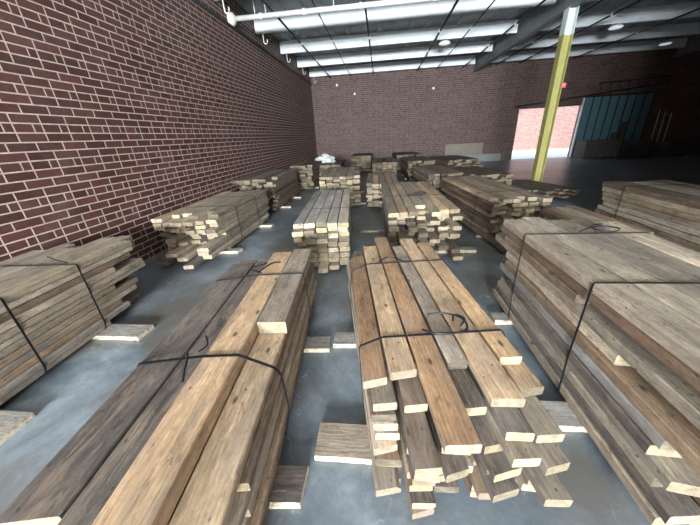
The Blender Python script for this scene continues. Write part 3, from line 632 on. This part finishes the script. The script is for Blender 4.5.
strap('L', 1.1, 'black strap over the third-row stack left of centre', .012)

# ------------------------------------------------------------------ far clutter
def blob(name, r, sc_, seed, mat, parent=None, loc=(0, 0, 0), amp=.25, fr=3, sub=4):
    bm = bmesh.new(); bmesh.ops.create_icosphere(bm, subdivisions=sub, radius=r)
    for v in bm.verts:
        n = noise.noise(v.co * fr / r * .5 + Vector((seed, 0, 0))) + .5 * noise.noise(v.co * fr / r + Vector((seed, 3, 0)))
        v.co *= 1 + amp * n; v.co = Vector((v.co.x * sc_[0], v.co.y * sc_[1], max(v.co.z * sc_[2], -r * sc_[2] * .6)))
    for f in bm.faces: f.smooth = False
    return link(name, mesh_from(bm), [mat], parent, loc)
be = empty('plastic_bag', (-2.15, 12.6, .78)); tag(be, 'crumpled white plastic bundle lying on a far pile near the corner', 'bag')
be.location = (-2.5, 13.3, .80)
blob('bag_body', .42, (1.2, .8, .42), 3, M['bag'], be, (0, 0, .10), .35, 3)
blob('bag_knot', .15, (1.2, 1, .8), 8, M['bag'], be, (.05, -.05, .26), .35, 3, 3)
pb = boxobj('leaning_board', (3.95, YB - .10, .0), (6.15, YB - .06, 1.06), M['panel']); tag(pb, 'wide plain beige board standing against the back wall', 'board')
pb = boxobj('leaning_sheet', (4.7, YB - .30, .0), (7.2, YB - .24, .42), M['sheet'], bevel=.01); tag(pb, 'low grey sheet in front of the beige board', 'sheet')
def crate(x, y, w, d, h, label, slats=4):
    e = empty('pallet_crate', (x, y, 0)); tag(e, label, 'crate', 'dark crates by the back wall')
    boxobj('crate_body', (-w / 2 + .02, -d / 2 + .02, .1), (w / 2 - .02, d / 2 - .02, h - .02), M['card'], e)
    for i in range(slats):
        z = .1 + (h - .12) * i / slats; boxobj('slat', (-w / 2, -d / 2, z), (w / 2, -d / 2 + .02, z + (h - .1) / slats * .7), M['card'], e)
    for s in (-1, 0, 1): boxobj('skid', (s * (w / 2 - .06) - .05, -d / 2, 0), (s * (w / 2 - .06) + .05, d / 2, .1), M['card'], e)
crate(11.9, 18.3, 1.7, 1.0, .95, 'dark crate before the blue door, left one')
crate(14.0, 18.3, .8, .9, .85, 'dark crate before the blue door, right one')
crate(15.6, 17.8, 1.8, 1.0, .75, 'dark crate in the far right gloom, nearer the door')
crate(17.9, 17.6, 1.9, 1.0, .8, 'dark crate in the far right gloom, farther from the door')
for i, (x, h) in enumerate(((13.0, 1.25), (13.35, 1.8))):
    o = boxobj('upright_timber', (x, 18.9, 0), (x + .24, 19.0, h), M['card']); tag(o, 'dark upright timber before the blue door, %s one' % ['shorter', 'taller'][i], 'plank')
for i in range(3):
    o = tubeobj('leaning_bar', [(15.05 + i * .32, 18.85, 0), (15.35 + i * .32, YB - .03, 2.3 - .1 * i)], .025, M['pipe'], None, 8); tag(o, 'pale bar leaning on the back wall, %s of three' % ['left', 'middle', 'right'][i], 'bar', 'leaning bars')
re = empty('covered_machine', (17.6, 17.0, 0)); tag(re, 'dark machine draped with dull red cloth at the right edge', 'machine')
re.location = (16.9, 16.3, 0)
blob('machine_body', .75, (1, .8, 1.0), 12, M['black'], re, (0, 0, .45), .4, 3)
blob('cloth_cover', .6, (1.1, .8, .8), 15, M['red'], re, (0, 0, 1.55), .4, 3)
blob('machine_shade', .35, (1.2, .6, .6), 5, M['sheet'], re, (.75, -.1, 1.2), .3, 3, 3)

# ------------------------------------------------------------------ light
w = bpy.data.worlds.new('sky'); sc.world = w; w.use_nodes = True; nt = w.node_tree; nt.nodes.clear(); N = NT(nt)
wo = N.n('ShaderNodeOutputWorld'); bg = N.n('ShaderNodeBackground'); nt.links.new(bg.outputs[0], wo.inputs[0])
gz = N.n('ShaderNodeSeparateXYZ'); N.put(gz.inputs[0], N.n('ShaderNodeTexCoord').outputs['Generated'])
N.put(bg.inputs[0], N.ramp(gz.outputs[2], [(.0, (.86, .93, 1.0)), (.6, (.55, .74, 1.0))])); bg.inputs[1].default_value = 3.5
def portal(loc, rot, sx, sy, name):
    l = bpy.data.lights.new(name, 'AREA'); l.shape = 'RECTANGLE'; l.size = sx; l.size_y = sy; l.cycles.is_portal = True
    o = bpy.data.objects.new(name, l); COL.objects.link(o); o.location = loc; o.rotation_euler = rot; return o
portal(((OX0 + OX1) / 2, YF - .1, (OB + OZ) / 2), (R(-90), 0, R(180)), OX1 - OX0, OZ - OB, 'window_portal').rotation_euler = (R(90), 0, 0)
portal(((DX0 + DX1) / 2, YB + .1, DZ / 2), (R(-90), 0, 0), DX1 - DX0, DZ, 'door_portal')
s = bpy.data.lights.new('sun', 'SUN'); s.energy = 5; s.angle = R(.6); s.color = (1, .95, .88)
so = bpy.data.objects.new('sun', s); COL.objects.link(so); d = Vector((.35, -.42, .84)); so.rotation_euler = d.to_track_quat('Z', 'Y').to_euler()
# daylight through the long high opening behind the camera
a = bpy.data.lights.new('window_daylight', 'AREA'); a.shape = 'RECTANGLE'; a.size = OX1 - OX0 - .1; a.size_y = OZ - OB - .1; a.energy = 12500; a.color = (.90, .955, 1)
ao = bpy.data.objects.new('window_daylight', a); COL.objects.link(ao); ao.location = ((OX0 + OX1) / 2, YF - .12, (OB + OZ) / 2); ao.rotation_euler = (R(90), 0, 0)

# unseen warm fill lights added overhead to brighten the stack tops
for k, (x, y) in enumerate(((-2.0, -1.2), (1.6, -1.2), (-.2, 1.4))):
    e = empty('added_fill_light', (x, y, 5.0)); tag(e, 'unseen fill light added over the near stacks, %s' % ['rear left', 'rear right', 'forward one'][k], 'lamp', 'added fill lights')
    boxobj('fill_housing', (-.6, -.15, .02), (.6, .15, .10), M['pipe'], e)
    l = bpy.data.lights.new('fill_lamp', 'AREA'); l.shape = 'RECTANGLE'; l.size = 1.15; l.size_y = .28; l.energy = 20; l.color = (1, .84, .66)
    o = bpy.data.objects.new('fill_lamp', l); COL.objects.link(o); o.parent = e; o.location = (0, 0, .015)
# ------------------------------------------------------------------ camera
cd = bpy.data.cameras.new('camera'); cam = bpy.data.objects.new('camera', cd); COL.objects.link(cam); sc.camera = cam
cd.sensor_width = 36; cd.sensor_fit = 'HORIZONTAL'; cd.lens = 284.1457 / 700 * 36; cd.clip_start = .02
pitch, yaw, roll = .417812758, -.120802294, -.0556706623
cy, sy, cp, sp_ = math.cos(yaw), math.sin(yaw), math.cos(pitch), math.sin(pitch)
F = Vector((sy * cp, cy * cp, -sp_)); r_ = Vector((cy, -sy, 0)); u_ = r_.cross(F)
rr = math.cos(roll) * r_ + math.sin(roll) * u_; uu = -math.sin(roll) * r_ + math.cos(roll) * u_
cam.matrix_world = Matrix(((rr.x, uu.x, -F.x, 0), (rr.y, uu.y, -F.y, 0), (rr.z, uu.z, -F.z, 1.8225), (0, 0, 0, 1)))

sc.view_settings.view_transform = 'Standard'; sc.view_settings.look = 'None'; sc.view_settings.exposure = 0.0; sc.view_settings.gamma = 1.0
sc.view_settings.use_curve_mapping = False
sc.cycles.use_denoising = True; sc.cycles.max_bounces = 8; sc.cycles.sample_clamp_indirect = 6
